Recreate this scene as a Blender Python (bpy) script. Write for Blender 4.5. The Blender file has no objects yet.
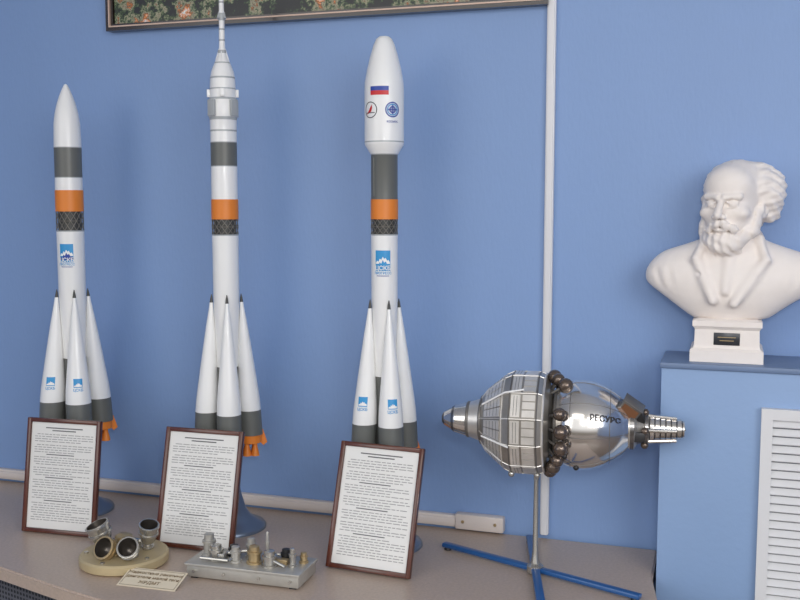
import bpy, bmesh, math, random
import numpy as np
from mathutils import Matrix, Vector
random.seed(4)
scene = bpy.context.scene
scene.view_settings.view_transform = 'Standard'
COL = scene.collection

# ------------------------------------------------------------ materials
def lin(c):
    c /= 255.0
    return c/12.92 if c <= 0.04045 else ((c+0.055)/1.055)**2.4
def rgb(r, g, b): return (lin(r), lin(g), lin(b), 1.0)

def mat(name, col, rough=0.5, metal=0.0, noise=0.0, nscale=20, bump=0.0, bscale=200, coat=0.0, stretch=(1,1,1)):
    m = bpy.data.materials.new(name); m.use_nodes = True
    nt = m.node_tree; b = nt.nodes['Principled BSDF']
    b.inputs['Base Color'].default_value = col
    b.inputs['Roughness'].default_value = rough
    b.inputs['Metallic'].default_value = metal
    b.inputs['Coat Weight'].default_value = coat
    b.inputs['Coat Roughness'].default_value = 0.08
    tc = nt.nodes.new('ShaderNodeTexCoord'); mp = nt.nodes.new('ShaderNodeMapping')
    mp.inputs['Scale'].default_value = stretch
    nt.links.new(tc.outputs['Object'], mp.inputs['Vector'])
    if noise > 0:
        n = nt.nodes.new('ShaderNodeTexNoise'); n.inputs['Scale'].default_value = nscale; n.inputs['Detail'].default_value = 4
        nt.links.new(mp.outputs['Vector'], n.inputs['Vector'])
        r = nt.nodes.new('ShaderNodeValToRGB')
        r.color_ramp.elements[0].position = 0.3; r.color_ramp.elements[1].position = 0.7
        r.color_ramp.elements[0].color = tuple(c*(1-noise) for c in col[:3])+(1,)
        r.color_ramp.elements[1].color = tuple(min(1, c*(1+noise)) for c in col[:3])+(1,)
        nt.links.new(n.outputs['Fac'], r.inputs['Fac']); nt.links.new(r.outputs['Color'], b.inputs['Base Color'])
    if bump > 0:
        n2 = nt.nodes.new('ShaderNodeTexNoise'); n2.inputs['Scale'].default_value = bscale; n2.inputs['Detail'].default_value = 3
        nt.links.new(mp.outputs['Vector'], n2.inputs['Vector'])
        bp = nt.nodes.new('ShaderNodeBump'); bp.inputs['Strength'].default_value = bump; bp.inputs['Distance'].default_value = 0.002
        nt.links.new(n2.outputs['Fac'], bp.inputs['Height']); nt.links.new(bp.outputs['Normal'], b.inputs['Normal'])
    return m

M_wall = mat('blue_wall_paint', rgb(130,159,205), 0.45, noise=0.035, nscale=2.5, bump=0.3, bscale=130, stretch=(1,1,0.35))
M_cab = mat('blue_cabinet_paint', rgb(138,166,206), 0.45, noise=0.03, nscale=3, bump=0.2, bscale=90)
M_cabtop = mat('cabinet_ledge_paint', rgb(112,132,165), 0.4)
M_ceil = mat('ceiling_paint', rgb(235,235,232), 0.8)
M_floor = mat('floor_linoleum', rgb(120,102,88), 0.35, noise=0.15, nscale=8)
M_table = mat('table_laminate', rgb(186,167,152), 0.36, noise=0.09, nscale=160, coat=0.1)
M_tedge = mat('table_edge_band', rgb(120,108,104), 0.3)
M_duct = mat('duct_plastic', rgb(225,225,228), 0.4)
M_duct2 = mat('duct_plastic_cream', rgb(216,206,200), 0.4)
M_white = mat('rocket_white', rgb(240,240,239), 0.35, coat=0.2)
M_grey = mat('rocket_grey', rgb(102,104,101), 0.4)
M_grey2 = mat('rocket_light_grey', rgb(172,176,178), 0.4)
M_orange = mat('rocket_orange', rgb(228,132,48), 0.45)
M_dark = mat('dark_metal', rgb(58,58,60), 0.4, 0.4)
M_bore = mat('nozzle_bore', rgb(92,86,80), 0.3, 0.7)
M_lat = mat('interstage_inner', rgb(78,78,76), 0.5, 0.2)
M_truss = mat('truss_metal', rgb(128,124,116), 0.45, 0.4)
M_foot = mat('stand_metal', rgb(120,132,150), 0.3, 0.6)
M_blue = mat('logo_blue', rgb(50,150,210), 0.4)
M_dblue = mat('logo_dark_blue', rgb(40,70,160), 0.4)
M_red = mat('logo_red', rgb(205,40,45), 0.4)
M_black = mat('black_ink', rgb(45,45,50), 0.6)
M_frame = mat('mahogany_frame', rgb(86,44,32), 0.25, noise=0.25, nscale=30, coat=0.4, stretch=(1,1,0.3))
M_paper = mat('paper', rgb(226,225,222), 0.5, coat=0.3)
M_ink = mat('print_ink', rgb(152,150,150), 0.7)
M_ink2 = mat('print_ink_bold', rgb(102,102,104), 0.7)
M_silver = mat('silver_foil', rgb(210,207,203), 0.30, 0.7, noise=0.08, nscale=30)
M_shell = mat('silver_shell', rgb(172,167,160), 0.28, 0.75, noise=0.14, nscale=25)
M_panel = mat('silver_panel', rgb(226,222,216), 0.32, 0.6, noise=0.09, nscale=40)
M_chrome = mat('polished_aluminium', rgb(228,224,219), 0.14, 0.93, noise=0.04, nscale=14)
M_nose = mat('gunmetal', rgb(130,128,128), 0.2, 0.9)
M_ball = mat('dark_tank', rgb(112,99,90), 0.2, 0.65)
M_seam = mat('seam_grey', rgb(118,115,112), 0.4, 0.5)
M_brown = mat('solar_cell_brown', rgb(124,84,58), 0.4, 0.2)
M_bluest = mat('stand_blue_paint', rgb(34,86,146), 0.3, coat=0.4)
M_plaster = mat('white_plaster', rgb(238,230,224), 0.6, noise=0.02, nscale=40, bump=0.08, bscale=300)
M_plaque = mat('dark_plaque', rgb(60,62,66), 0.3, 0.4)
M_brass = mat('brass', rgb(182,160,122), 0.35, 0.6)
M_gold = mat('beige_gold_base', rgb(192,174,136), 0.45, 0.15, noise=0.05, nscale=30)
M_steel = mat('steel', rgb(184,181,174), 0.26, 0.75)
M_alu = mat('aluminium_block', rgb(184,181,174), 0.4, 0.5, noise=0.06, nscale=50)
M_card = mat('cream_card', rgb(226,213,188), 0.6)
M_cardline = mat('card_line', rgb(120,95,60), 0.6)
M_grille = mat('grille_plastic', rgb(222,222,224), 0.4)
M_gdark = mat('grille_gap', rgb(120,124,132), 0.8)

M_perf = bpy.data.materials.new('perforated_metal'); M_perf.use_nodes = True
nt = M_perf.node_tree; b = nt.nodes['Principled BSDF']
uv = nt.nodes.new('ShaderNodeTexCoord'); vo = nt.nodes.new('ShaderNodeTexVoronoi')
vo.voronoi_dimensions = '2D'; vo.inputs['Randomness'].default_value = 0; vo.inputs['Scale'].default_value = 90
nt.links.new(uv.outputs['UV'], vo.inputs['Vector'])
cr = nt.nodes.new('ShaderNodeValToRGB'); cr.color_ramp.interpolation = 'LINEAR'
cr.color_ramp.elements[0].position = 0.28; cr.color_ramp.elements[0].color = rgb(28,29,34)
cr.color_ramp.elements[1].position = 0.36; cr.color_ramp.elements[1].color = rgb(96,96,102)
nt.links.new(vo.outputs['Distance'], cr.inputs['Fac']); nt.links.new(cr.outputs['Color'], b.inputs['Base Color'])
b.inputs['Roughness'].default_value = 0.5

M_canvas = bpy.data.materials.new('picture_print'); M_canvas.use_nodes = True
nt = M_canvas.node_tree; b = nt.nodes['Principled BSDF']
tc = nt.nodes.new('ShaderNodeTexCoord'); nz = nt.nodes.new('ShaderNodeTexNoise')
nz.inputs['Scale'].default_value = 14; nz.inputs['Detail'].default_value = 9; nz.inputs['Roughness'].default_value = .75
nt.links.new(tc.outputs['Object'], nz.inputs['Vector'])
cr = nt.nodes.new('ShaderNodeValToRGB'); e = cr.color_ramp.elements
e[0].position = 0.47; e[0].color = rgb(24,26,30); e[1].position = 0.70; e[1].color = rgb(250,246,232)
for p, c in ((0.505, rgb(66,92,54)), (0.54, rgb(176,168,140)), (0.565, rgb(46,38,34)), (0.60, rgb(232,138,56)), (0.64, rgb(210,215,215))):
    x = e.new(p); x.color = c
nt.links.new(nz.outputs['Fac'], cr.inputs['Fac']); nt.links.new(cr.outputs['Color'], b.inputs['Base Color'])
b.inputs['Roughness'].default_value = 0.3

# ------------------------------------------------------------ mesh helpers
def empty(name, loc=(0,0,0), rot=(0,0,0)):
    o = bpy.data.objects.new(name, None); o.location = loc; o.rotation_euler = rot
    o.empty_display_size = 0.05; COL.objects.link(o); return o

def link(name, me, mats, parent=None, M=None, smooth=None):
    for m in (mats if isinstance(mats, (list, tuple)) else [mats]): me.materials.append(m)
    if M is not None: me.transform(M)
    me.update()
    if smooth:
        me.polygons.foreach_set('use_smooth', [True]*len(me.polygons))
        me.set_sharp_from_angle(angle=math.radians(smooth))
    o = bpy.data.objects.new(name, me); COL.objects.link(o)
    if parent: o.parent = parent
    return o

def pydata(name, v, f, mats, parent=None, M=None, smooth=None, mi=None):
    me = bpy.data.meshes.new(name); me.from_pydata(v, [], f)
    o = link(name, me, mats, parent, M, smooth)
    if mi: me.polygons.foreach_set('material_index', mi)
    return o

def lathe(name, prof, mats, parent=None, M=None, segs=40, smooth=35, seg_mi=None, shift=None, closed=False):
    v = []; f = []; mi = []
    for r, z in prof:
        for i in range(segs):
            a = 2*math.pi*i/segs
            v.append((r*math.cos(a), r*math.sin(a), z))
    K = len(prof)
    for k in range(K if closed else K-1):
        k2 = (k+1) % K
        for i in range(segs):
            j = (i+1) % segs
            f.append((k*segs+i, k*segs+j, k2*segs+j, k2*segs+i)); mi.append(seg_mi[k] if seg_mi else 0)
    if not closed:
        f.append(tuple(reversed(range(segs)))); mi.append(mi[0])
        f.append(tuple(range((K-1)*segs, K*segs))); mi.append(mi[-2])
    if shift: v = [(x+shift(z)[0], y+shift(z)[1], z) for x, y, z in v]
    me = bpy.data.meshes.new(name); me.from_pydata(v, [], f)
    me.polygons.foreach_set('material_index', mi)
    bm = bmesh.new(); bm.from_mesh(me); bmesh.ops.remove_doubles(bm, verts=bm.verts, dist=1e-6)
    bmesh.ops.recalc_face_normals(bm, faces=bm.faces); bm.to_mesh(me); bm.free()
    return link(name, me, mats, parent, M, smooth)

def box(name, x0, x1, y0, y1, z0, z1, m, parent=None, bevel=0.0, M=None):
    bm = bmesh.new(); bmesh.ops.create_cube(bm, size=1)
    for v in bm.verts:
        v.co = Vector(((v.co.x+.5)*(x1-x0)+x0, (v.co.y+.5)*(y1-y0)+y0, (v.co.z+.5)*(z1-z0)+z0))
    if bevel: bmesh.ops.bevel(bm, geom=bm.edges[:], offset=bevel, segments=2, affect='EDGES', profile=0.5)
    me = bpy.data.meshes.new(name); bm.to_mesh(me); bm.free()
    return link(name, me, m, parent, M, 40 if bevel else None)

def multi_box(name, boxes, m, parent=None, M=None):
    v = []; f = []
    for (x0,x1,y0,y1,z0,z1) in boxes:
        n = len(v)
        v += [(x0,y0,z0),(x1,y0,z0),(x1,y1,z0),(x0,y1,z0),(x0,y0,z1),(x1,y0,z1),(x1,y1,z1),(x0,y1,z1)]
        f += [(n,n+3,n+2,n+1),(n+4,n+5,n+6,n+7),(n,n+1,n+5,n+4),(n+1,n+2,n+6,n+5),(n+2,n+3,n+7,n+6),(n+3,n,n+4,n+7)]
    return pydata(name, v, f, m, parent, M)

def rods(name, segs, r, m, parent=None, n=8, M=None):
    v = []; f = []
    for a, b in segs:
        a = Vector(a); b = Vector(b); d = (b-a).normalized()
        u = d.orthogonal().normalized(); w = d.cross(u)
        s = len(v)
        for p in (a, b):
            for i in range(n):
                t = 2*math.pi*i/n; v.append(tuple(p+r*(math.cos(t)*u+math.sin(t)*w)))
        for i in range(n):
            j = (i+1) % n; f.append((s+i, s+j, s+n+j, s+n+i))
        f.append(tuple(s+i for i in reversed(range(n)))); f.append(tuple(s+n+i for i in range(n)))
    return pydata(name, v, f, m, parent, M, 40)

def sphere(name, c, r, m, parent=None, M=None, sc=(1,1,1)):
    bm = bmesh.new(); bmesh.ops.create_uvsphere(bm, u_segments=24, v_segments=14, radius=r)
    for v in bm.verts: v.co = Vector((v.co.x*sc[0]+c[0], v.co.y*sc[1]+c[1], v.co.z*sc[2]+c[2]))
    me = bpy.data.meshes.new(name); bm.to_mesh(me); bm.free()
    return link(name, me, m, parent, M, 180)

def text_mesh(body, size, align='CENTER'):
    cu = bpy.data.curves.new('lettering', 'FONT'); cu.body = body; cu.size = size; cu.align_x = align; cu.offset = size*.02
    to = bpy.data.objects.new('tmp_text', cu); COL.objects.link(to)
    bpy.context.view_layer.update()
    dg = bpy.context.evaluated_depsgraph_get()
    tm = bpy.data.meshes.new_from_object(to.evaluated_get(dg))
    bpy.data.objects.remove(to)
    bm = bmesh.new(); bm.from_mesh(tm); bmesh.ops.triangulate(bm, faces=bm.faces); bm.to_mesh(tm); bm.free()
    tm.materials.clear(); return tm

def align(a, d):
    q = Vector((0,0,1)).rotation_difference(Vector(d).normalized())
    return Matrix.Translation(a) @ q.to_matrix().to_4x4()

def decal(name, s0, s1, z0, z1, ang, rf, m, parent, cf=lambda z:(0,0), lift=0.0006, shape='rect'):
    v = []; f = []; n = 10
    if shape == 'rect':
        for k in range(5):
            z = z0+(z1-z0)*k/4; r = rf(z)+lift
            for i in range(n+1):
                a = ang+(s0+(s1-s0)*i/n)/r; c = cf(z)
                v.append((c[0]+r*math.sin(a), c[1]-r*math.cos(a), z))
        for k in range(4):
            for i in range(n):
                q = k*(n+1)+i; f.append((q, q+1, q+n+2, q+n+1))
    elif shape == 'peak':
        hs = [.15,.45,.30,.75,.55,1.0,.70,.85,.45,.55,.2]
        for i in range(11):
            for zz in (z0, z0+(z1-z0)*hs[i]):
                r = rf(zz)+lift; a = ang+(s0+(s1-s0)*i/10)/r; c = cf(zz)
                v.append((c[0]+r*math.sin(a), c[1]-r*math.cos(a), zz))
        for i in range(10): f.append((2*i, 2*i+2, 2*i+3, 2*i+1))
    else:
        cs = (s0+s1)/2; cz = (z0+z1)/2; R = (s1-s0)/2; inner = shape
        rings = [inner, (1+inner)/2, 1.0] if inner > 0 else [0.001, .33, .66, 1.0]
        N = 28
        for q in rings:
            for i in range(N):
                t = 2*math.pi*i/N; z = cz+R*q*math.sin(t); r = rf(z)+lift
                a = ang+(cs+R*q*math.cos(t))/r; c = cf(z)
                v.append((c[0]+r*math.sin(a), c[1]-r*math.cos(a), z))
        for k in range(len(rings)-1):
            for i in range(N):
                j = (i+1) % N; f.append((k*N+i, k*N+j, (k+1)*N+j, (k+1)*N+i))
    return pydata(name, v, f, m, parent, None, 180)

def decal_text(name, body, size, s, z, ang, rf, m, parent, cf=lambda z:(0,0), lift=.0009):
    tm = text_mesh(body, size)
    for vt in tm.vertices:
        zz = z+vt.co.y; r = rf(zz)+lift; a = ang+(s+vt.co.x)/r; c = cf(zz)
        vt.co = (c[0]+r*math.sin(a), c[1]-r*math.cos(a), zz)
    return link(name, tm, m, parent)

# ------------------------------------------------------------ room shell
box('wall_back', -3.3, 2.6, 0.0, 0.12, 0, 3.0, M_wall)
box('wall_left', -3.42, -3.3, -3.6, 0.12, 0, 3.0, M_wall)
box('wall_right', 2.6, 2.72, -3.6, 0.12, 0, 3.0, M_wall)
box('floor', -3.42, 2.72, -4.2, 0.12, -0.1, 0, M_floor)
box('ceiling', -3.42, 2.72, -3.6, 0.12, 3.0, 3.1, M_ceil)

d1 = empty('trim_1', (-0.404, 0, 0))
box('duct_body', -0.010, 0.010, -0.014, 0.0, 0.76, 3.0, M_duct, d1, 0.002)
box('duct_cover', -0.007, 0.007, -0.017, -0.013, 0.76, 3.0, M_duct, d1, 0.001)
d2 = empty('trim_2', (0, 0, 0))
box('duct_body', -3.3, -0.60, -0.018, 0.0, 0.757, 0.786, M_duct2, d2, 0.003)
box('duct_lid', -3.3, -0.60, -0.022, -0.017, 0.763, 0.780, M_duct2, d2, 0.002)
box('duct_box', -0.62, -0.50, -0.026, 0.0, 0.755, 0.793, M_duct2, d2, 0.004)
rods('duct_screws', [((-0.60,-0.028,0.775),(-0.60,-0.024,0.775)), ((-0.52,-0.028,0.775),(-0.52,-0.024,0.775))], 0.004, M_brass, d2)

# ------------------------------------------------------------ display table
def bez(pts, n=10):
    out = []
    P = [Vector(p) for p in pts]
    for i in range(len(P)-1):
        p0 = P[max(i-1,0)]; p1 = P[i]; p2 = P[i+1]; p3 = P[min(i+2,len(P)-1)]
        for k in range(n):
            t = k/n
            out.append(0.5*((2*p1)+(p2-p0)*t+(2*p0-5*p1+4*p2-p3)*t*t+(3*p1-p0-3*p2+p3)*t**3))
    out.append(P[-1]); return out
tab = empty('display_table')
front = bez([(-2.6,-0.36),(-2.1,-0.42),(-1.75,-0.50),(-1.50,-0.575),(-1.18,-0.66),(-0.8,-0.72),(-0.4,-0.74),(-0.12,-0.74)])
outline = [(-2.6,-0.006)] + [(p.x,p.y) for p in front] + [(-0.112,-0.36),(-0.140,-0.19),(-0.142,-0.006)]
n = len(outline)
v = [(x,y,0.722) for x,y in outline]+[(x,y,0.75) for x,y in outline]
f = [tuple(reversed(range(n))), tuple(range(n,2*n))]+[(i,(i+1)%n,n+(i+1)%n,n+i) for i in range(n)]
me = bpy.data.meshes.new('table_top'); me.from_pydata(v,[],f)
bm = bmesh.new(); bm.from_mesh(me); bmesh.ops.recalc_face_normals(bm, faces=bm.faces)
ed = [e for e in bm.edges if abs(e.verts[0].co.z-e.verts[1].co.z) < 1e-6 and e.verts[0].co.z > .74]
bmesh.ops.bevel(bm, geom=ed, offset=0.004, segments=3, affect='EDGES'); bm.to_mesh(me); bm.free()
link('table_top', me, M_table, tab, None, 40)
ins = [(p.x, p.y+0.045) for p in front]
v = []; uvs = []; L = 0
for i,(x,y) in enumerate(ins):
    if i: L += math.hypot(x-ins[i-1][0], y-ins[i-1][1])
    v += [(x,y,0.02),(x,y,0.722)]; uvs.append(L)
f = [(2*i,2*i+2,2*i+3,2*i+1) for i in range(len(ins)-1)]
ap = pydata('perforated_apron', v, f, M_perf, tab, None, 60)
uvl = ap.data.uv_layers.new(name='UVMap')
for p in ap.data.polygons:
    for li in p.loop_indices:
        vi = ap.data.loops[li].vertex_index
        uvl.data[li].uv = (uvs[vi//2], ap.data.vertices[vi].co.z)
md = ap.modifiers.new('thick', 'SOLIDIFY'); md.thickness = 0.004
rods('apron_top_rail', [((ins[i][0],ins[i][1]-.004,0.712),(ins[i+1][0],ins[i+1][1]-.004,0.712)) for i in range(len(ins)-1)], 0.009, M_foot, tab)
for i,(x,y) in enumerate([(-2.5,-0.05),(-1.5,-0.06),(-0.2,-0.06),(-2.5,-0.30),(-0.2,-0.64)]):
    box('leg_%d'%(i+1), x-.025, x+.025, y-.025, y+.025, 0, 0.722, M_tedge, tab, 0.003)

# ------------------------------------------------------------ cabinet + grille
cab = empty('radiator_cabinet')
box('cabinet_body', -0.134, 1.9, -0.171, -0.001, 0, 1.201, M_cab, cab, 0.002)
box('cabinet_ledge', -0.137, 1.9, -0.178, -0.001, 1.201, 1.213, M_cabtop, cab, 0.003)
gr = empty('ventilation_grille', (0.066, -0.172, 0.505))
W, H = 0.46, 0.625
box('backing', 0.01, W-0.01, -0.004, 0.0, 0.01, H-0.01, M_gdark, gr)
multi_box('grille_frame', [(0,0.022,-0.016,0,0,H),(W-0.022,W,-0.016,0,0,H),(0.022,W-0.022,-0.016,0,0,0.022),(0.022,W-0.022,-0.016,0,H-0.022,H)], M_grille, gr)
v=[];f=[]
z = 0.026
while z < H-0.032:
    s=len(v)
    pr=[(-0.003,z+0.013),(-0.005,z+0.015),(-0.014,z+0.003),(-0.012,z+0.001)]
    for x in (0.022,W-0.022): v += [(x,y,zz) for y,zz in pr]
    f += [(s+i,s+(i+1)%4,s+4+(i+1)%4,s+4+i) for i in range(4)]+[(s+3,s+2,s+1,s),(s+4,s+5,s+6,s+7)]
    z += 0.0175
pydata('slats', v, f, M_grille, gr)

# ------------------------------------------------------------ framed picture at top
pic = empty('framed_picture', (-1.567, 0, 1.988))
PW, PH = 1.156, 0.78
box('backing_board', 0.01, PW-0.01, -0.012, -0.002, 0.01, PH-0.01, M_dark, pic)
box('picture_print', 0.020, PW-0.020, -0.015, -0.012, 0.018, PH-0.018, M_canvas, pic)
M_pf = mat('picture_frame_dark', rgb(40,28,26), 0.25, coat=0.4)
multi_box('frame_outer', [(0,PW,-0.026,0,0,0.009),(0,PW,-0.026,0,PH-.009,PH),(0,0.009,-0.026,0,0.009,PH-.009),(PW-.009,PW,-0.026,0,0.009,PH-.009)], M_pf, pic)
g0, g1 = 0.009, 0.0125
M_pg = mat('picture_frame_gold', rgb(205,178,162), 0.4, 0.2)
multi_box('frame_gold_line', [(g0,PW-g0,-0.028,-.004,g0,g1),(g0,PW-g0,-0.028,-.004,PH-g1,PH-g0),(g0,g1,-0.028,-.004,g1,PH-g1),(PW-g1,PW-g0,-0.028,-.004,g1,PH-g1)], M_pg, pic)
g2 = 0.018
multi_box('frame_inner', [(g1,PW-g1,-0.022,-.004,g1,g2),(g1,PW-g1,-0.022,-.004,PH-g2,PH-g1),(g1,g2,-0.022,-.004,g2,PH-g2),(PW-g2,PW-g1,-0.022,-.004,g2,PH-g2)], M_pf, pic)

# ------------------------------------------------------------ rockets
def rocket(x, y, front_ang, cam_ang, kind, rc, off, rb):
    R = empty('rocket_model', (x, y, 0.75))
    Z = lambda z: z-0.75
    mats = [M_white, M_grey, M_orange, M_lat, M_grey2]
    bands = {'a':(1.680,1.6075,1.575,1.522,1.4745), 'b':(1.685,1.631,1.552,1.505,1.469), 'c':(1.651,1.552,1.552,1.5075,1.474)}[kind]
    g_top, g_bot, o_top, o_bot, l_bot = bands
    P = []; MI = []
    def add(z, r, m): P.append((r, Z(z))); MI.append(m)
    if kind == 'a':
        for z, r in ((1.838,.0005),(1.836,.004),(1.825,.0095),(1.808,.0165),(1.79,.0225),(1.765,.0285),(1.74,.0318),(1.72,.0325)): add(z, r, 0)
    elif kind == 'b':
        for z, r, m in ((2.045,.0005,0),(2.04,.004,0),(2.03,.0055,0),(2.012,.0058,4),(2.008,.0058,0),(1.99,.0060,0),(1.985,.0085,4),(1.976,.0095,4),(1.968,.0065,0),(1.950,.0066,4),(1.946,.0066,0),(1.925,.0068,4),(1.921,.0068,0),(1.905,.0072,0),(1.90,.0098,4),(1.893,.0100,0),(1.885,.0108,0),(1.872,.0180,4),(1.869,.0190,0),(1.850,.0265,0),(1.838,.0285,4),(1.834,.029,0),(1.812,.0300,4),(1.809,.0301,0),(1.79,.0310,4),(1.785,.0335,0),(1.745,.0335,4),(1.738,.0315,0),(1.715,.031,4),(1.711,.031,0)): add(z, r, m)
    else:
        for z, r in ((1.9125,.0005),(1.911,.011),(1.906,.0175),(1.893,.0235),(1.87,.0305),(1.84,.038),(1.81,.0434),(1.79,.0442)): add(z, r, 0)
        add(1.681, .0442, 4); add(1.678, .0442, 0); add(1.673, .0435, 0)
    add(g_top+.002, rc if kind!='c' else rc+.001, 4)
    add(g_top, rc, 1)
    if kind != 'c':
        add(g_bot, rc, 4); add(g_bot-.002, rc, 0)
    add(o_top, rc, 2); add(o_top-.0001, rc+.001, 2); add(o_bot, rc+.001, 2); add(o_bot-.0001, rc*.86, 3)
    add(l_bot, rc*.86, 4); add(l_bot-.0001, rc+.0005, 4); add(l_bot-.003, rc+.0005, 0)
    add(1.42, rc, 0); add(1.322, rc, 0); add(1.30, rc*.98, 0); add(1.15, rc*.85, 1)
    add(1.03, (off-rb)*1.0, 1); add(0.985, (off-rb)*1.0, 3); add(0.975, (off-rb)*.8, 3)
    lathe('core_body', P, mats, R, seg_mi=MI, segs=48, smooth=28)
    seg = []; N = 14
    for i in range(N):
        a0 = 2*math.pi*i/N; a1 = 2*math.pi*(i+1)/N
        p = lambda a, z: (rc*math.cos(a), rc*math.sin(a), Z(z))
        zm = (o_bot+l_bot)/2
        seg += [(p(a0,o_bot),p(a1,zm)),(p(a1,o_bot),p(a0,zm)),(p(a0,zm),p(a1,l_bot)),(p(a1,zm),p(a0,l_bot)),(p(a0,zm),p(a1,zm))]
    rods('interstage_truss', seg, .0009, M_truss, R, n=6)
    zt, zb, zg = 1.322, 0.981, 1.042
    def cfun(th):
        ux, uy = math.sin(th), -math.cos(th)
        def c(z):
            t = (zt-0.75-z)/(zt-zb)
            o = (rc+.004)+(off-rc-.004)*max(0,min(1.2,t))
            return (ux*o, uy*o)
        return c
    rfun = lambda z: rb*(.13+.87*min(1, max(0,(zt-.02-.75-z)/(zt-.02-1.06)))**.85)
    for k in range(4):
        th = front_ang+k*math.pi/2
        c = cfun(th)
        pr = [(.0008,Z(zt+.004)),(.003,Z(zt-.006)),(rb*.14,Z(zt-.016)),(rfun(Z(1.295)),Z(1.295))]
        mi = [3,3,0]
        for zz in (1.25,1.2,1.15,1.1,1.075): pr.append((rfun(Z(zz)),Z(zz))); mi.append(0)
        pr += [(rb,Z(zg)),(rb,Z(zg-.0001)),(rb*1.01,Z(zb)),(rb*.9,Z(zb-.001)),(rb*.88,Z(zb-.02)),(rb*.5,Z(zb-.024))]
        mi += [0,1,1,2,2,2]
        lathe('booster_%d'%(k+1), pr, mats, R, seg_mi=mi, segs=32, smooth=30, shift=c)
        cx, cy = c(Z(zb))
        for q in range(4):
            a = th+math.pi/4+q*math.pi/2
            px, py = cx+rb*.47*math.sin(a), cy-rb*.47*math.cos(a)
            lathe('nozzle_%d_%d'%(k+1,q+1), [(rb*.18,Z(zb-.018)),(rb*.2,Z(zb-.03)),(rb*.33,Z(zb-.045)),(rb*.36,Z(zb-.052)),(rb*.30,Z(zb-.052)),(rb*.15,Z(zb-.035))], M_orange, R, M=Matrix.Translation((px,py,0)), segs=16)
        ux, uy = math.sin(th), -math.cos(th)
        fx, fy = cx+ux*rb*.9, cy+uy*rb*.9
        wx, wy = -uy*.001, ux*.001
        vv = []
        for s in (-1,1):
            for (o,z) in ((0,zb+.012),(0.004,zb+.010),(0.014,zb-.022),(0.004,zb-.03),(-.004,zb-.02)):
                vv.append((fx+ux*o+wx*s, fy+uy*o+wy*s, Z(z)))
        ff = [(0,1,2,3,4),(9,8,7,6,5)]+[(i,(i+1)%5,5+(i+1)%5,5+i) for i in range(5)]
        pydata('fin_%d'%(k+1), vv, ff, M_orange, R)
        if kind != 'b' and k in (0, 3):
            an = th-.1 if k == 0 else cam_ang-.25
            zc = Z(1.085)
            decal('booster_logo_%d'%(k+1), -.011,.011, zc, zc+.022, an, rfun, M_blue, R, c)
            decal('booster_logo_peak_%d'%(k+1), -.010,.010, zc+.002, zc+.012, an, rfun, M_white, R, c, .001, shape='peak')
            decal_text('booster_logo_text_%d'%(k+1), 'ЦСКБ', .009, 0, zc-.009, an, rfun, M_blue, R, c)
    for q in range(4):
        a = front_ang+q*math.pi/2+.78
        lathe('core_nozzle_%d'%(q+1), [(.004,Z(.98)),(.006,Z(.965)),(.009,Z(.945)),(.0095,Z(.935)),(.007,Z(.935)),(.003,Z(.965))], M_orange, R, M=Matrix.Translation((.013*math.sin(a),-.013*math.cos(a),0)), segs=14)
    lathe('stand', [(.088,0),(.088,.005),(.084,.010),(.066,.018),(.050,.030),(.038,.050),(.028,.085),(.020,.13),(.015,.18),(.013,.23)], M_foot, R, segs=48, smooth=50)
    if kind in ('a','c'):
        z0, z1 = (1.395,1.441) if kind=='a' else (1.392,1.438)
        w = .0175
        s = -.012 if kind=='a' else -.004
        rr = lambda z: rc+.0002
        decal('logo_field', s-w, s+w, Z(z0), Z(z1), cam_ang, rr, M_blue, R)
        decal('logo_mountains', s-w+.001, s+w-.001, Z(z0+.016), Z(z0+.032), cam_ang, rr, M_white, R, lift=.0011, shape='peak')
        decal('logo_foothills', s-w, s+w, Z(z0+.006), Z(z0+.0245), cam_ang, rr, M_dblue if kind=='a' else M_blue, R, lift=.0015, shape='peak')
        decal_text('logo_letters', 'ЦСКБ', .0135, s, Z(z0+.002), cam_ang, rr, M_white, R, lift=.0019)
        decal_text('logo_text_1', 'ПРОГРЕСС', .0075, s, Z(z0-.0075), cam_ang, rr, M_blue, R)
        decal('logo_text_2', s-w+.003, s+w-.003, Z(z0-.012), Z(z0-.0105), cam_ang, rr, M_dblue, R)
    if kind == 'c':
        fr = lambda z: .0442
        s0, s1 = -.033, .010
        decal('flag_white', s0, s1, Z(1.799), Z(1.806), cam_ang, lambda z: .0440, M_white, R)
        decal('flag_blue', s0, s1, Z(1.7895), Z(1.799), cam_ang, fr, M_dblue, R)
        decal('flag_red', s0, s1, Z(1.780), Z(1.7895), cam_ang, fr, M_red, R)
        decal('emblem_ring', -.052,-.016, Z(1.730), Z(1.766), cam_ang, fr, M_black, R, shape=.9)
        vv=[]
        for (sx,zz) in ((-.046,1.738),(-.030,1.760),(-.029,1.752),(-.032,1.744)):
            a=cam_ang+sx/.0455; vv.append((.0452*math.sin(a),-.0452*math.cos(a),Z(zz)))
        pydata('emblem_arrow', vv, [(0,3,2,1)], M_red, R)
        decal('emblem_orbit', -.047,-.022, Z(1.741), Z(1.7425), cam_ang, fr, M_black, R)
        decal('roundel_ring', .002,.036, Z(1.731), Z(1.765), cam_ang, fr, M_dblue, R, shape=.84)
        decal('roundel_ring_inner', .006,.032, Z(1.731), Z(1.765), cam_ang, fr, M_blue, R, shape=.8)
        decal('roundel_core', .011,.027, Z(1.738), Z(1.758), cam_ang, fr, M_dblue, R, shape=.6)
        decal('roundel_bar', .008,.030, Z(1.7465), Z(1.7495), cam_ang, fr, M_dblue, R, lift=.0012)
        decal('roundel_bar_2', .0175,.0205, Z(1.738), Z(1.758), cam_ang, fr, M_dblue, R, lift=.0012)
        decal_text('roundel_text', 'КОСМОС', .006, .019, Z(1.720), cam_ang, fr, M_dblue, R)
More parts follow.
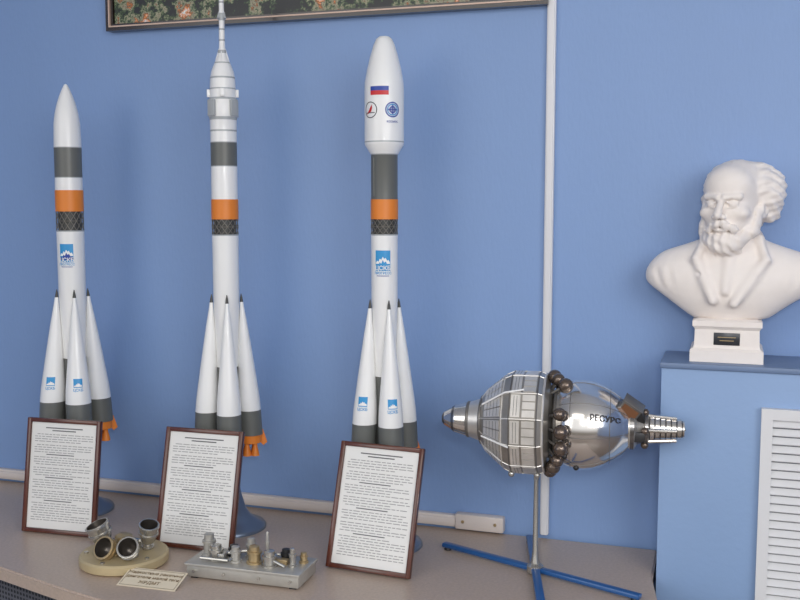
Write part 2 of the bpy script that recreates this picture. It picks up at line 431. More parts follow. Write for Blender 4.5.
        rods('side_pipe', [((rc*math.sin(cam_ang-.9),-rc*math.cos(cam_ang-.9),Z(1.56)),(rc*math.sin(cam_ang-.9),-rc*math.cos(cam_ang-.9),Z(1.645)))], .0014, M_grey, R)
    if kind == 'b':
        for q in range(4):
            a = cam_ang+.75+q*math.pi/2
            T = Matrix.Translation((.0345*math.sin(a), -.0345*math.cos(a), Z(1.765))) @ Matrix.Rotation(a, 4, 'Z')
            box('grid_fin_%d'%(q+1), -.011, .011, -.005, .001, -.019, .019, M_grey2, R, .001, T)
            T2 = Matrix.Translation((.033*math.sin(a+.78), -.033*math.cos(a+.78), Z(1.80))) @ Matrix.Rotation(a+.78, 4, 'Z')
            box('shroud_block_%d'%(q+1), -.005, .005, -.004, .003, -.009, .009, M_white, R, .001, T2)
            rods('tower_nozzle_%d'%(q+1), [((.007*math.sin(a),-.007*math.cos(a),Z(1.985)),(.0125*math.sin(a),-.0125*math.cos(a),Z(1.972)))], .0024, M_grey2, R)
        rods('tower_struts', [((.009*math.cos(t),.009*math.sin(t),Z(1.897)),(.0165*math.cos(t),.0165*math.sin(t),Z(1.872))) for t in (0.3,1.87,3.44,5.0)], .0014, M_white, R)
    return R

rocket(-1.590, -0.170, math.radians(43), math.radians(36.6), 'a', .0335, .060, .0315)
rocket(-1.152, -0.170, math.radians(30), math.radians(28.3), 'b', .0310, .053, .0290)
rocket(-0.749, -0.170, math.radians(36), math.radians(19.3), 'c', .0300, .051, .0285)

# ------------------------------------------------------------ framed documents
def document(x, y, rotz, lean):
    th = .013
    D = empty('framed_document', (x, y, 0.7505+th*math.sin(lean)), (-lean, 0, rotz))
    w, h, bw = .198, .275, .0105
    box('stile_left', -w/2, -w/2+bw, 0, th, 0, h, M_frame, D, .002)
    box('stile_right', w/2-bw, w/2, 0, th, 0, h, M_frame, D, .002)
    box('rail_top', -w/2+bw*.5, w/2-bw*.5, .0003, th, h-bw, h, M_frame, D, .002)
    box('rail_bottom', -w/2+bw*.5, w/2-bw*.5, .0003, th, 0, bw, M_frame, D, .002)
    box('paper_sheet', -w/2+bw*.8, w/2-bw*.8, .0055, .010, bw*.8, h-bw*.8, M_paper, D)
    box('easel_leg', -.02, .02, 0, .003, -.11, 0, M_black, D, 0, Matrix.Translation((0, th, .125)) @ Matrix.Rotation(math.radians(14)+lean*.6, 4, 'X'))
    words = []; bold = []
    zz = h-bw-.014
    x0, x1 = -w/2+bw+.010, w/2-bw-.009
    for s in (.05, .032):
        bold.append((-s, s, .0052, .0056, zz, zz+.0026)); zz -= .0062
    zz -= .003
    row = 0
    while zz > bw+.014:
        row += 1
        if row % 9 == 0:
            bold.append((-.045, .03, .0052, .0056, zz, zz+.0022)); zz -= .0066; continue
        if row in (5, 14, 23): zz -= .003
        xx = x0 + (.006 if row % 4 == 1 else 0)
        end = x1 - (random.random()*.06 if row % 4 == 0 else 0)
        while xx < end-.006:
            l = random.uniform(.005, .018)
            words.append((xx, min(xx+l, end), .0052, .0056, zz, zz+.0017)); xx += l+.0028
        zz -= .0057
    multi_box('printed_text', words, M_ink, D)
    multi_box('printed_headings', bold, M_ink2, D)
document(-1.516, -0.358, math.radians(4), math.radians(9))
document(-1.152, -0.352, math.radians(1.5), math.radians(14))
document(-0.724, -0.362, math.radians(-4), math.radians(18))

# ------------------------------------------------------------ satellite model
SROT = 5.5
S = empty('satellite_model', (-0.382, -0.240, 0.75), (0, 0, math.radians(SROT)))
AX = 0.331
TX = Matrix.Translation((0,0,AX)) @ Matrix.Rotation(math.radians(90), 4, 'Y')
for k,(ang,l) in enumerate(((-20.8,.245),(-75.8,.205))):
    T = Matrix.Rotation(math.radians(ang-SROT), 4, 'Z')
    box('foot_bar_%d'%(k+1), -l, l, -.009, .009, .006, .016+.001*k, M_bluest, S, .003, T)
    for s in (-1,1):
        lathe('foot_pad_%d_%d'%(k+1,s+2), [(.008,0),(.009,.003),(.007,.007)], M_dark, S, M=T@Matrix.Translation((s*(l-.012),0,0)), segs=16)
lathe('hub', [(.018,.004),(.018,.018),(.010,.024),(.0075,.04),(.006,.05),(.0055,.15),(.0050,.215),(.009,.22),(.009,.25)], M_steel, S, segs=24)
lathe('nose_lens', [(.001,-.205),(.009,-.204),(.015,-.199),(.0260,-.182),(.030,-.176),(.031,-.170),(.037,-.150)], [M_nose,M_dark,M_chrome], S, TX, seg_mi=[1,1,2,0,2,2], segs=40)
lathe('nose_cone', [(.037,-.150),(.0390,-.148),(.0390,-.144),(.038,-.143),(.045,-.122),(.052,-.119),(.052,-.114)], [M_silver,M_seam], S, TX, seg_mi=[1,1,1,0,1,1], segs=40)
FS = 12
prof = [(.046,-.120),(.064,-.108),(.100,-.066),(.1075,-.050),(.108,.006),(.103,.018),(.080,.028),(.055,.034)]
lathe('instrument_module', prof, [M_shell,M_chrome,M_seam], S, TX @ Matrix.Rotation(math.pi/FS,4,'Z'), seg_mi=[0,0,0,0,0,0,2], segs=FS, smooth=5)
v=[]; f=[]; sv=[]; ribs=[]
def ringpt(r, z, a): return Vector((r*math.cos(a), r*math.sin(a), z))
def facet_quad(za, ra, zb_, rb_, a0, a1):
    c0 = ringpt(ra,za,a0); c1 = ringpt(ra,za,a1); c2 = ringpt(rb_,zb_,a1); c3 = ringpt(rb_,zb_,a0)
    nrm = (c1-c0).cross(c3-c0).normalized()
    if nrm.dot(Vector((c0.x+c1.x,c0.y+c1.y,0))) < 0: nrm = -nrm
    def bl(u,w): return (c0*(1-u)+c1*u)*(1-w)+(c3*(1-u)+c2*u)*w
    return bl, nrm
A_=(-.108,.064,-.066,.100); B_=(-.050,.1075,.006,.108)
for i in range(FS):
    a0 = 2*math.pi*i/FS+math.pi/FS; a1 = a0+2*math.pi/FS
    for (za,ra,zb_,rb_,cells) in (A_+([(.08,.47,.08,.92),(.53,.92,.08,.92)],),B_+([(.07,.93,.06,.40),(.07,.30,.48,.94),(.35,.62,.48,.94),(.67,.93,.48,.94)],)):
        bl, nr = facet_quad(za,ra,zb_,rb_,a0,a1)
        for (u0,u1,w0,w1) in cells:
            s=len(v)
            base=[bl(u0,w0),bl(u1,w0),bl(u1,w1),bl(u0,w1)]
            v += [tuple(p-nr*.001) for p in base]+[tuple(p+nr*.0020) for p in base]
            f += [(s,s+1,s+5,s+4),(s+1,s+2,s+6,s+5),(s+2,s+3,s+7,s+6),(s+3,s,s+4,s+7),(s+4,s+5,s+6,s+7)]
    pf = prof[:6]
    ribs += [(ringpt(pf[j][0],pf[j][1],a0),ringpt(pf[j+1][0],pf[j+1][1],a0)) for j in range(5)]
    bl, nr = facet_quad(*A_,a0,a1)
    for w in (.25,.42,.6,.78): sv.append((bl(.12,w)+nr*.0020, bl(.88,w)+nr*.0020))
    bl, nr = facet_quad(*B_,a0,a1)
    for w in (.17,.28): sv.append((bl(.12,w)+nr*.0020, bl(.88,w)+nr*.0020))
pp = pydata('module_panels', v, f, M_panel, S, TX)
bm = bmesh.new(); bm.from_mesh(pp.data); bmesh.ops.recalc_face_normals(bm, faces=bm.faces); bm.to_mesh(pp.data); bm.free()
rods('module_ribs', ribs, .0013, M_panel, S, 6, TX)
rods('panel_lines', sv, .0005, M_seam, S, 5, TX)
def hoop(name, r, z, rr, m, n=FS, M=TX):
    pts = [ringpt(r,z,2*math.pi*i/n+math.pi/FS) for i in range(n)]
    return rods(name, [(pts[i],pts[(i+1)%n]) for i in range(n)], rr, m, S, 6, M)
hoop('hoop_1', .104, .018, .0026, M_panel); hoop('hoop_2', .1075, -.050, .0015, M_seam); hoop('hoop_3', .100, -.066, .0018, M_panel)
hoop('hoop_4', .108, .006, .0018, M_seam)
tanks = [(2,.044,.094),(16,.060,.090),(-14,.034,.098),(66,.052,.092),(88,.056,.098),(108,.056,.100),(128,.048,.098),(148,.038,.095),(168,.030,.098),(-40,.046,.092),(-90,.05,.094),(-140,.05,.094)]
for i,(d,s,r) in enumerate(tanks):
    a = math.radians(d)
    sphere('tank_%d'%(i+1), (s, -r*math.sin(a), AX+r*math.cos(a)), .0155 if i%3 else .0135, M_ball, S)
rods('tank_brackets', [((.03,-.07*math.sin(math.radians(d)),AX+.07*math.cos(math.radians(d))),(s,-r*math.sin(math.radians(d)),AX+r*math.cos(math.radians(d)))) for d,s,r in tanks], .003, M_seam, S)
BP = [(.050,.030),(.072,.038),(.074,.044),(.084,.056),(.0925,.078),(.0935,.098),(.0905,.118),(.083,.140),(.072,.160),(.058,.178),(.044,.190),(.042,.194)]
lathe('descent_barrel', BP, [M_chrome,M_seam], S, TX, seg_mi=[0,1]+[0]*9, segs=64, smooth=40)
def br(s):
    for (r0,z0),(r1,z1) in zip(BP[:-1],BP[1:]):
        if z0 <= s <= z1: return r0+(r1-r0)*(s-z0)/(z1-z0)
    return .05
def barrel_pt(s, phi, lift=0.001):
    r = br(s)+lift
    return Vector((s, -r*math.sin(phi), AX+r*math.cos(phi)))
seams = []
for phi in (10,50,95,140,185,230,275,320):
    ph = math.radians(phi)
    ss_ = [.046,.056,.068,.078,.098,.118,.140,.160,.178,.190]
    seams += [(barrel_pt(a,ph,.0002),barrel_pt(b_,ph,.0002)) for a,b_ in zip(ss_[:-1],ss_[1:])]
for s in (.072,.152):
    N=48
    seams += [(barrel_pt(s,2*math.pi*i/N,.0002),barrel_pt(s,2*math.pi*(i+1)/N,.0002)) for i in range(N)]
rods('barrel_seams', seams, .0007, M_seam, S, 5)
tm = text_mesh('РЕСУРС', .0175, 'LEFT')
for vt in tm.vertices:
    s = .112+vt.co.x*.9; phi = math.radians(72)-vt.co.y/.085
    vt.co = barrel_pt(s, phi, .0016)
link('lettering', tm, M_black, S)
sphere('porthole_1', barrel_pt(.062, math.radians(128), 0), .006, M_dark, S)
sphere('porthole_2', barrel_pt(.085, math.radians(150), 0), .006, M_dark, S)
lathe('tail_adapter', [(.042,.188),(.047,.192),(.047,.200),(.036,.206),(.031,.220),(.035,.222),(.035,.228),(.020,.232)], [M_seam,M_nose,M_silver], S, TX, seg_mi=[2,1,2,0,2,1,0], segs=32)
tp = [(.019,.230),(.026,.231)]; tmi=[0]
s = .232
for i in range(6):
    r = .0265-.0011*i
    tp += [(r,s),(r,s+.0078),(r*.84,s+.0082),(r*.84,s+.0108)]; tmi += [0,1,0,2]
    s += .0109
tp += [(.018,s),(.018,s+.003),(.004,s+.004),(.003,s+.006)]; tmi += [0,1,0,1]
tmi = tmi[:len(tp)-1]; tmi += [1]*(len(tp)-1-len(tmi))
lathe('tail_boom', tp, [M_seam,M_chrome,M_nose], S, TX, seg_mi=tmi, segs=28)
for i in range(5):
    a = 2*math.pi*i/5+.3
    rods('tail_rod_%d'%(i+1), [((.205,-.030*math.sin(a),AX+.030*math.cos(a)),(.285,-.024*math.sin(a),AX+.024*math.cos(a)))], .0040, M_chrome, S)
    sphere('tail_fitting_%d'%(i+1), (.222,-.036*math.sin(a),AX+.036*math.cos(a)), .008, M_ball, S)
T = Matrix.Translation((.192,-.024,AX+.046)) @ Matrix.Rotation(math.radians(34),4,'Y') @ Matrix.Rotation(math.radians(18),4,'X')
box('sensor_box', -.020,.022,-.016,.016,-.020,.012, M_seam, S, .002, T)
box('sensor_face', -.016,.018,-.0175,-.0155,-.016,.009, M_brown, S, 0, T)
box('sensor_lid', -.022,.024,-.018,.018,.012,.0145, M_seam, S, .001, T)
pydata('sensor_horn', [tuple(T@Vector(p)) for p in ((.02,-.012,-.014),(.02,.012,-.014),(.02,.012,.012),(.02,-.012,.012),(.044,-.006,-.018),(.044,.006,-.018),(.044,.006,-.008),(.044,-.006,-.008))],
       [(0,1,2,3),(7,6,5,4),(0,4,5,1),(1,5,6,2),(2,6,7,3),(3,7,4,0)], M_dark, S)
box('antenna_box', .200,.222,-.042,-.022,AX-.022,AX-.002, M_dark, S, .002)
rods('harness', [((-.11,-.055,AX+.045),(-.06,-.080,AX+.077)),((-.06,-.080,AX+.077),(-.02,-.081,AX+.085)),((-.11,-.065,AX-.02),(-.05,-.110,AX-.03))], .002, M_white, S)
for i,(x,y,z) in enumerate(((-.050,-.03,-.106),(.004,-.03,-.106))):
    sphere('underside_fitting_%d'%(i+1), (x,y,AX+z), .007, M_steel, S)
rods('cradle', [((0,0,AX-.09),(0,0,AX-.125)),((-.022,0,AX-.104),(.022,0,AX-.104))], .006, M_steel, S)

# ------------------------------------------------------------ plaster bust (sculpted as a distance field)
def ell(X,Y,Z,c,r):
    dx,dy,dz=(X-c[0])/r[0],(Y-c[1])/r[1],(Z-c[2])/r[2]
    k0=np.sqrt(dx*dx+dy*dy+dz*dz); k1=np.sqrt((dx/r[0])**2+(dy/r[1])**2+(dz/r[2])**2)+1e-9
    return k0*(k0-1)/k1
def cap(X,Y,Z,a,b,ra,rb=None):
    rb = ra if rb is None else rb
    a=np.array(a,float); b=np.array(b,float); d=b-a; L=d@d
    t=np.clip(((X-a[0])*d[0]+(Y-a[1])*d[1]+(Z-a[2])*d[2])/L,0,1)
    return np.sqrt((X-a[0]-t*d[0])**2+(Y-a[1]-t*d[1])**2+(Z-a[2]-t*d[2])**2)-(ra+(rb-ra)*t)
def su(a,b,k):
    h=np.clip(.5+.5*(b-a)/k,0,1); return b*(1-h)+a*h-k*h*(1-h)
def ss(a,b,k): return -su(-a,b,k)
def nets(F,org,h):
    Sg=F<0
    c=sum(Sg[i:F.shape[0]-1+i,j:F.shape[1]-1+j,k:F.shape[2]-1+k].astype(np.int8) for i in (0,1) for j in (0,1) for k in (0,1))
    act=(c>0)&(c<8); idx=-np.ones(act.shape,np.int64); idx[act]=np.arange(act.sum())
    I,J,K=np.nonzero(act); acc=np.zeros((len(I),3)); cnt=np.zeros(len(I))
    cr=[(i,j,k) for i in (0,1) for j in (0,1) for k in (0,1)]
    for a in cr:
        for ax in range(3):
            if a[ax]: continue
            b=list(a); b[ax]=1
            fa=F[I+a[0],J+a[1],K+a[2]]; fb=F[I+b[0],J+b[1],K+b[2]]
            m=(fa<0)!=(fb<0); t=np.where(m,fa/np.where(m,fa-fb,1),0)
            p=np.array(a,float)[None,:].repeat(len(I),0); p[:,ax]+=t
            acc+=p*m[:,None]; cnt+=m
    V=np.array(org)+h*(np.stack([I,J,K],1)+acc/cnt[:,None])
    Q=[]
    def q(m,offs):
        i,j,k=np.nonzero(m); i+=base[0]; j+=base[1]; k+=base[2]
        c4=[idx[i+o[0],j+o[1],k+o[2]] for o in offs]
        s_=Sg[i,j,k]; A=np.stack(c4,1); A[~s_]=A[~s_][:,::-1]; Q.append(A)
    base=(0,1,1); q(Sg[:-1,1:-1,1:-1]!=Sg[1:,1:-1,1:-1],[(0,-1,-1),(0,0,-1),(0,0,0),(0,-1,0)])
    base=(1,0,1); q(Sg[1:-1,:-1,1:-1]!=Sg[1:-1,1:,1:-1],[(-1,0,-1),(-1,0,0),(0,0,0),(0,0,-1)])
    base=(1,1,0); q(Sg[1:-1,1:-1,:-1]!=Sg[1:-1,1:-1,1:],[(-1,-1,0),(0,-1,0),(0,0,0),(-1,0,0)])
    return V,np.concatenate(Q)
h=.0017
org=(-.195,-.115,.06)
gx=np.arange(-.195,.205,h,dtype=np.float32); gy=np.arange(-.115,.094,h,dtype=np.float32); gz=np.arange(.06,.44,h,dtype=np.float32)
X,Y,Zg=np.meshgrid(gx,gy,gz,indexing='ij')
D=ell(X,Y,Zg,(0,.0,.160),(.130,.064,.090))
D=su(D,ell(X,Y,Zg,(-.106,.012,.176),(.066,.050,.049)),.03)
D=su(D,ell(X,Y,Zg,(.120,.012,.176),(.066,.050,.049)),.03)
D=su(D,cap(X,Y,Zg,(.000,.018,.238),(-.112,.015,.198),.036,.028),.03)
D=su(D,cap(X,Y,Zg,(.014,.018,.238),(.125,.015,.196),.036,.028),.03)
D=su(D,cap(X,Y,Zg,(.004,.010,.215),(.012,.006,.30),.047,.043),.02)
coat=cap(X,Y,Zg,(-.050,-.020,.256),(-.066,-.050,.215),.007,.008)
coat=su(coat,cap(X,Y,Zg,(-.066,-.050,.215),(-.030,-.066,.130),.008,.009),.006)
coat=su(coat,cap(X,Y,Zg,(.058,-.018,.256),(.072,-.048,.215),.007,.008),.006)
coat=su(coat,cap(X,Y,Zg,(.072,-.048,.215),(.012,-.068,.125),.008,.009),.006)
coat=su(coat,cap(X,Y,Zg,(-.050,-.020,.256),(-.03,.05,.270),.009),.01)
coat=su(coat,cap(X,Y,Zg,(.058,-.018,.256),(.05,.05,.270),.009),.01)
D=su(D,coat,.014)
D=ss(D,cap(X,Y,Zg,(-.085,-.058,.215),(-.050,-.078,.125),.003),.007)
D=ss(D,cap(X,Y,Zg,(.090,-.056,.215),(.034,-.080,.115),.003),.007)
D=ss(D,cap(X,Y,Zg,(-.060,-.062,.185),(-.095,-.052,.200),.0025),.006)
D=ss(D,cap(X,Y,Zg,(.062,-.064,.180),(.100,-.050,.200),.0025),.006)
D=ss(D,cap(X,Y,Zg,(-.008,-.074,.125),(-.014,-.074,.08),.003),.005)
for (a,b_,r_) in (((-.130,-.044,.220),(-.108,-.056,.12),.004),((.140,-.042,.215),(.120,-.054,.12),.004),((.10,-.062,.18),(.06,-.074,.10),.003),((-.150,-.030,.19),(-.135,-.04,.14),.003),((-.09,-.064,.16),(-.06,-.074,.10),.003),((.155,-.03,.19),(.15,-.04,.15),.003)):
    D=ss(D,cap(X,Y,Zg,a,b_,r_),.013)
D=su(D,cap(X,Y,Zg,(.000,-.046,.225),(-.006,-.064,.150),.012,.008),.010)
D=su(D,ell(X,Y,Zg,(.000,-.048,.232),(.024,.011,.008)),.006)
cut=(.088+.72*np.clip(np.abs(X-.006)-.076,0,1))-Zg
D=-su(-D,-cut*.8,.006)
D=np.maximum(D,-( .062-Y))
D=ss(D,ell(X,Y,Zg,(0,.085,.13),(.10,.05,.07)),.01)
D=su(D,np.maximum(ell(X,Y,Zg,(0,0,.10),(.05,.042,.04)),.072-Zg),.01)
# head, turned slightly to viewer's left
HS=1.09
yaw=math.radians(-20)
hx,hy,hz=(X-.006)/HS,(Y+.004)/HS,(Zg-.330)/HS
cy_,sy_=math.cos(yaw),math.sin(yaw)
HX=hx*cy_+hy*sy_; HY=-hx*sy_+hy*cy_; HZ=hz
def he(c,r): return ell(HX,HY,HZ,c,r)
def hc(a,b,ra,rb=None): return cap(HX,HY,HZ,a,b,ra,rb)
Hd=he((0,.010,.022),(.056,.072,.060))
Hd=su(Hd,he((0,-.026,-.020),(.046,.042,.056)),.012)
Hd=su(Hd,he((0,-.036,.034),(.043,.032,.034)),.014)
for s in (-1,1):
    Hd=su(Hd,he((s*.032,-.050,-.018),(.015,.014,.012)),.010)
Hd=su(Hd,hc((-.031,-.058,.0125),(-.006,-.0680,.010),.0066,.0072),.004)
Hd=su(Hd,hc((.031,-.058,.0125),(.006,-.0680,.010),.0066,.0072),.004)
for s in (-1,1):
    Hd=ss(Hd,he((s*.020,-.073,-.001),(.0135,.0145,.0090)),.005)
    Hd=su(Hd,he((s*.0205,-.0590,-.002),(.0100,.0090,.0080)),.0015)
    Hd=su(Hd,hc((s*.011,-.0665,.0020),(s*.030,-.061,.0025),.0022),.0015)
    Hd=su(Hd,hc((s*.012,-.0655,-.0085),(s*.029,-.060,-.0075),.0020),.002)
nose=hc((0,-.067,.006),(0,-.085,-.022),.0056,.0076)
for s in (-1,1): nose=su(nose,he((s*.0085,-.0755,-.0255),(.0060,.0075,.0055)),.003)
Hd=su(Hd,nose,.004)
for s in (-1,1):
    Hd=ss(Hd,hc((s*.014,-.072,-.024),(s*.026,-.064,-.042),.0025),.006)
Hd=ss(Hd,he((0,-.078,-.0455),(.013,.010,.0025)),.002)
Hd=su(Hd,he((0,-.067,-.050),(.013,.008,.0045)),.003)
for s in (-1,1):
    Hd=su(Hd,he((s*.056,.002,-.010),(.007,.014,.019)),.004)
    Hd=ss(Hd,he((s*.063,-.002,-.008),(.004,.008,.012)),.003)
# hair: soft locks swept back from a high forehead, full at the sides and nape
wv=np.sin(HY*120+HZ*300+1.6*np.sin(HX*70+HY*50))
wv2=np.sin(HZ*420-HY*160+2*np.sin(HX*60))
hair=he((.050,.020,.028),(.021,.038,.036))
hair=su(hair,he((.065,.026,.014),(.021,.030,.026)),.014)
hair=su(hair,he((.062,.040,.036),(.020,.028,.024)),.014)
hair=su(hair,he((.058,.036,-.016),(.018,.024,.020)),.014)
hair=su(hair,he((.030,.034,.058),(.030,.038,.022)),.014)
hair=su(hair,he((-.046,.020,.026),(.018,.036,.036)),.012)
hair=su(hair,he((-.056,.026,.002),(.015,.028,.026)),.012)
hair=su(hair,he((-.024,.034,.058),(.032,.038,.020)),.014)
hair=su(hair,he((0,.054,.006),(.060,.038,.060)),.014)
hair=hair+.0014*wv+.0006*wv2
Hd=su(Hd,hair,.006)
crown=he((.002,.014,.034),(.052,.058,.048))+.0006*np.sin(HX*330+3*np.sin(HY*60))
Hd=su(Hd,crown,.008)
beard=he((0,-.044,-.070),(.036,.029,.023))
beard=su(beard,he((0,-.050,-.083),(.026,.020,.014)),.010)
for s in (-1,1):
    beard=su(beard,hc((s*.050,-.008,-.012),(s*.044,-.024,-.048),.0105,.0140),.008)
    beard=su(beard,hc((s*.044,-.024,-.048),(s*.022,-.044,-.070),.0140,.0155),.008)
    beard=su(beard,hc((s*.003,-.0745,-.0370),(s*.027,-.062,-.050),.0072,.0066),.003)
beard=beard+.0011*np.sin(HX*420+HZ*90+3*np.sin(HZ*60))+.0009*np.sin(HZ*300+HX*160)
Hd=su(Hd,beard,.003)
D=su(D,Hd*HS,.008)
V,Q=nets(D,org,h)
B = empty('portrait_bust', (-0.006, -0.088, 1.2135))
me = bpy.data.meshes.new('bust_sculpture'); me.from_pydata(V.tolist(), [], Q.tolist())
link('bust_sculpture', me, M_plaster, B, None, 180)
def rect_loft(name, prof, m, parent):
    v=[];f=[]
    for hx_,hy_,z in prof: v += [(-hx_,-hy_,z),(hx_,-hy_,z),(hx_,hy_,z),(-hx_,hy_,z)]
    for k in range(len(prof)-1):
        for i in range(4):
            j=(i+1)%4; f.append((4*k+i,4*k+j,4*k+4+j,4*k+4+i))
    f += [(3,2,1,0), tuple(4*(len(prof)-1)+i for i in range(4))]
    return pydata(name, v, f, m, parent)
rect_loft('socle', [(.073,.060,0),(.073,.060,.024),(.070,.057,.027),(.067,.054,.029),(.065,.053,.034),(.064,.052,.068),(.066,.055,.072),(.069,.058,.075),(.069,.058,.086),(.058,.048,.090)], M_plaster, B)
box('plaque', -.026,.026,-.0545,-.0515,.036,.062, M_plaque, B, .001)
box('plaque_text', -.018,.018,-.0550,-.0544,.052,.0535, M_brass, B)
box('plaque_text_lower', -.014,.014,-.0550,-.0544,.045,.0465, M_brass, B)

# ------------------------------------------------------------ nozzle cluster on round base
N_ = empty('thruster_nozzle_display', (-1.262, -0.458, 0.75)); N_.scale = (1.04,1.04,1.08)
lathe('round_base', [(.088,0),(.093,.004),(.093,.018),(.089,.022),(.001,.022)], M_gold, N_, segs=56, smooth=40)
def bell(nm, base, d, L, r, m=M_steel):
    T = align(base, d)
    lathe(nm, [(r*.50,0),(r*.55,L*.18),(r*.45,L*.25),(r*.78,L*.4),(r*.92,L*.65),(r,L),(r*.90,L),(r*.80,L*.65),(r*.55,L*.4),(r*.1,L*.3)], [m,M_bore], N_, T, segs=32, smooth=40, seg_mi=[0,0,0,0,0,0,1,1,1])
    for q,(rr,zz) in enumerate(((.97,.90),(.92,.62),(.55,.08))):
        lathe(nm+'_band_%d'%(q+1), [(r*rr*.96,L*zz),(r*(rr+.10),L*(zz+.01)),(r*(rr+.10),L*(zz+.08)),(r*rr*.96,L*(zz+.09))], m, N_, T, segs=32, closed=True)
bell('nozzle_bell_1', (-.044,.004,.022), (-.28,-.22,.9), .058, .0250)
bell('nozzle_bell_2', (-.008,-.020,.024), (-.10,-.80,.50), .044, .0225, M_brass)
bell('nozzle_bell_3', (.034,-.020,.024), (.22,-.70,.60), .046, .0215)
bell('nozzle_bell_4', (.038,.030,.022), (.22,-.20,.9), .060, .0205)
lathe('valve_body', [(.026,.020),(.028,.024),(.028,.040),(.020,.044),(.018,.056),(.010,.060)], M_brass, N_, segs=24)
box('valve_block', -.034,.024,-.002,.030,.020,.044, M_steel, N_, .004)
rods('pipes', [((-.04,.01,.036),(-.01,-.01,.034)),((.0,.01,.040),(.03,.03,.038)),((.02,0,.036),(.03,-.02,.034))], .005, M_steel, N_)
rods('base_screws', [((x,y,.020),(x,y,.025)) for x,y in ((-.07,-.035),(.0,-.078),(.072,-.025),(-.02,.07))], .005, M_steel, N_)

# ------------------------------------------------------------ valve manifold block
E = empty('valve_manifold', (-0.955, -0.445, 0.75), (0,0,math.radians(2)))
box('base_plate', -.128,.128,-.050,.050,.004,.032, M_alu, E, .002)
box('plate_lip', -.131,.131,-.053,.053,.028,.034, M_alu, E, .001)
box('skid_left', -.12,-.105,-.045,.045,0,.005, M_dark, E)
box('skid_right', .105,.12,-.045,.045,0,.005, M_dark, E)
def post(nm, x, y, hh, r, m=M_steel):
    r *= 1.08; hh *= 1.05
    pr = [(r*1.35,0),(r*1.35,.004),(r,.005),(r,hh*.55),(r*1.2,hh*.56),(r*1.2,hh*.68),(r*.85,hh*.7),(r*.85,hh*.96),(r*.6,hh)]
    lathe(nm, pr, m, E, Matrix.Translation((x,y,.034)), segs=20)
post('fitting_1', -.105,.012,.044,.0115, M_alu); post('fitting_2', -.078,-.010,.030,.013, M_steel)
post('fitting_3', -.050,.020,.022,.010, M_dark); post('fitting_4', -.030,-.014,.032,.0095, M_alu)
post('fitting_5', -.010,.022,.040,.009, M_alu); post('fitting_6', .012,-.010,.036,.012, M_brass)
post('fitting_7', .035,.006,.062,.0035, M_alu); post('fitting_8', .050,-.018,.032,.0125, M_steel)
post('fitting_9', .072,.018,.026,.009, M_dark); post('fitting_10', .098,-.008,.038,.006, M_steel)
post('fitting_11', .112,.020,.022,.007, M_brass)
rods('tubing', [((-.105,-.03,.040),(-.04,-.03,.040)),((-.04,-.03,.040),(-.03,-.014,.046)),((.02,.03,.042),(.09,.03,.042)),((.048,-.018,.05),(.09,-.03,.040)),((-.06,.0,.044),(-.012,.02,.048))], .0035, M_steel, E)
box('relay_box', -.068,-.052,-.025,-.005,.034,.050, M_steel, E, .002)
box('relay_box_2', .058,.085,-.010,.006,.034,.046, M_brass, E, .002)
rods('plate_screws', [((x,-.0545,.018),(x,-.0495,.018)) for x in (-.11,-.04,.04,.11)], .003, M_steel, E)

# ------------------------------------------------------------ label card
C = empty('label_card', (-1.134, -0.545, 0.7505), (0,0,math.radians(3)))
Tc = Matrix.Rotation(math.radians(16),4,'X')
box('card', -.067,.067,-.031,.030,.008,.0095, M_card, C, 0, Tc)
for i,(tx,sz,zz) in enumerate((('Жидкостные ракетные',.0115,.012),('двигатели малой тяги',.0115,-.002),('ЖРДМТ',.0125,-.019))):
    tm = text_mesh(tx, sz); tm.transform(Matrix.Translation((0,zz,.0099)))
    link('card_text_%d'%(i+1), tm, M_cardline, C, Tc)
multi_box('card_border', [(-.063,.063,-.0275,-.0267,.0095,.0098),(-.063,.063,.0262,.027,.0095,.0098),(-.063,-.0622,-.027,.027,.0095,.0098),(.0622,.063,-.027,.027,.0095,.0098)], M_cardline, C, Tc)
box('card_prop', -.05,.05,.018,.026,0,.0125, M_card, C)

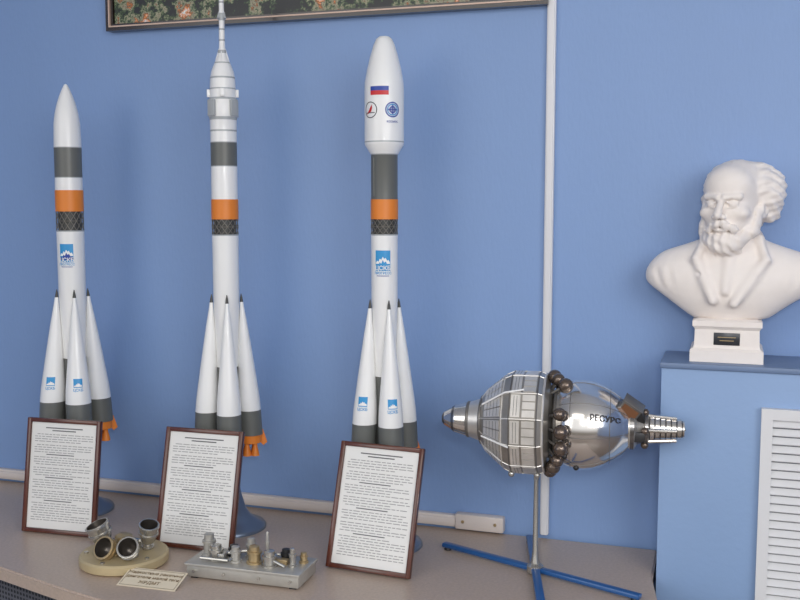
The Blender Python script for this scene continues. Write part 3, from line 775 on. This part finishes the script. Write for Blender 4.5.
# ------------------------------------------------------------ lights
def area(name, loc, target, size, power, col):
    l = bpy.data.lights.new(name, 'AREA'); l.energy = power; l.size = size[0]; l.size_y = size[1]; l.shape = 'RECTANGLE'; l.color = col
    o = bpy.data.objects.new(name, l); o.location = loc
    o.rotation_euler = (Vector(target)-Vector(loc)).to_track_quat('-Z','Y').to_euler(); COL.objects.link(o)
area('window_light_left', (-2.7,-3.4,2.0), (-0.8,-0.1,1.3), (2.0,1.8), 18, (1.0,.99,.97))
area('window_light_right', (1.8,-3.0,2.3), (0.1,-0.1,1.6), (1.8,1.6), 42, (1.0,.985,.955))
area('ceiling_lamp', (-0.6,-2.8,2.9), (-0.5,-0.3,1.2), (1.8,0.8), 14, (1.0,.98,.95))
area('added_camera_light', (0.10,-2.40,1.75), (-0.6,0,1.2), (0.22,0.16), 6.5, (1.0,.99,.98))  # light added beside the camera for crisper shadows and brighter satellite chrome
w = bpy.data.worlds.new('world'); scene.world = w; w.use_nodes = True
nt = w.node_tree; bg = nt.nodes['Background']
tc = nt.nodes.new('ShaderNodeTexCoord'); sp = nt.nodes.new('ShaderNodeSeparateXYZ'); cr = nt.nodes.new('ShaderNodeValToRGB')
nt.links.new(tc.outputs['Generated'], sp.inputs[0])
mr = nt.nodes.new('ShaderNodeMapRange'); mr.inputs['From Min'].default_value=-1; mr.inputs['From Max'].default_value=1
nt.links.new(sp.outputs['Z'], mr.inputs['Value']); nt.links.new(mr.outputs['Result'], cr.inputs['Fac'])
cr.color_ramp.elements[0].position=.42; cr.color_ramp.elements[0].color=(.16,.14,.12,1)
cr.color_ramp.elements[1].position=.52; cr.color_ramp.elements[1].color=(.94,.95,.97,1)
nt.links.new(cr.outputs['Color'], bg.inputs['Color']); bg.inputs['Strength'].default_value = 1.08

# ------------------------------------------------------------ camera
cam = bpy.data.cameras.new('camera'); cam.sensor_width = 36; cam.lens = 45.0; cam.clip_start = .05
co = bpy.data.objects.new('camera', cam); COL.objects.link(co)
co.location = (0, -2.31, 1.55)
co.rotation_euler = (math.radians(90-5.7), 0, math.radians(18.4))
scene.camera = co
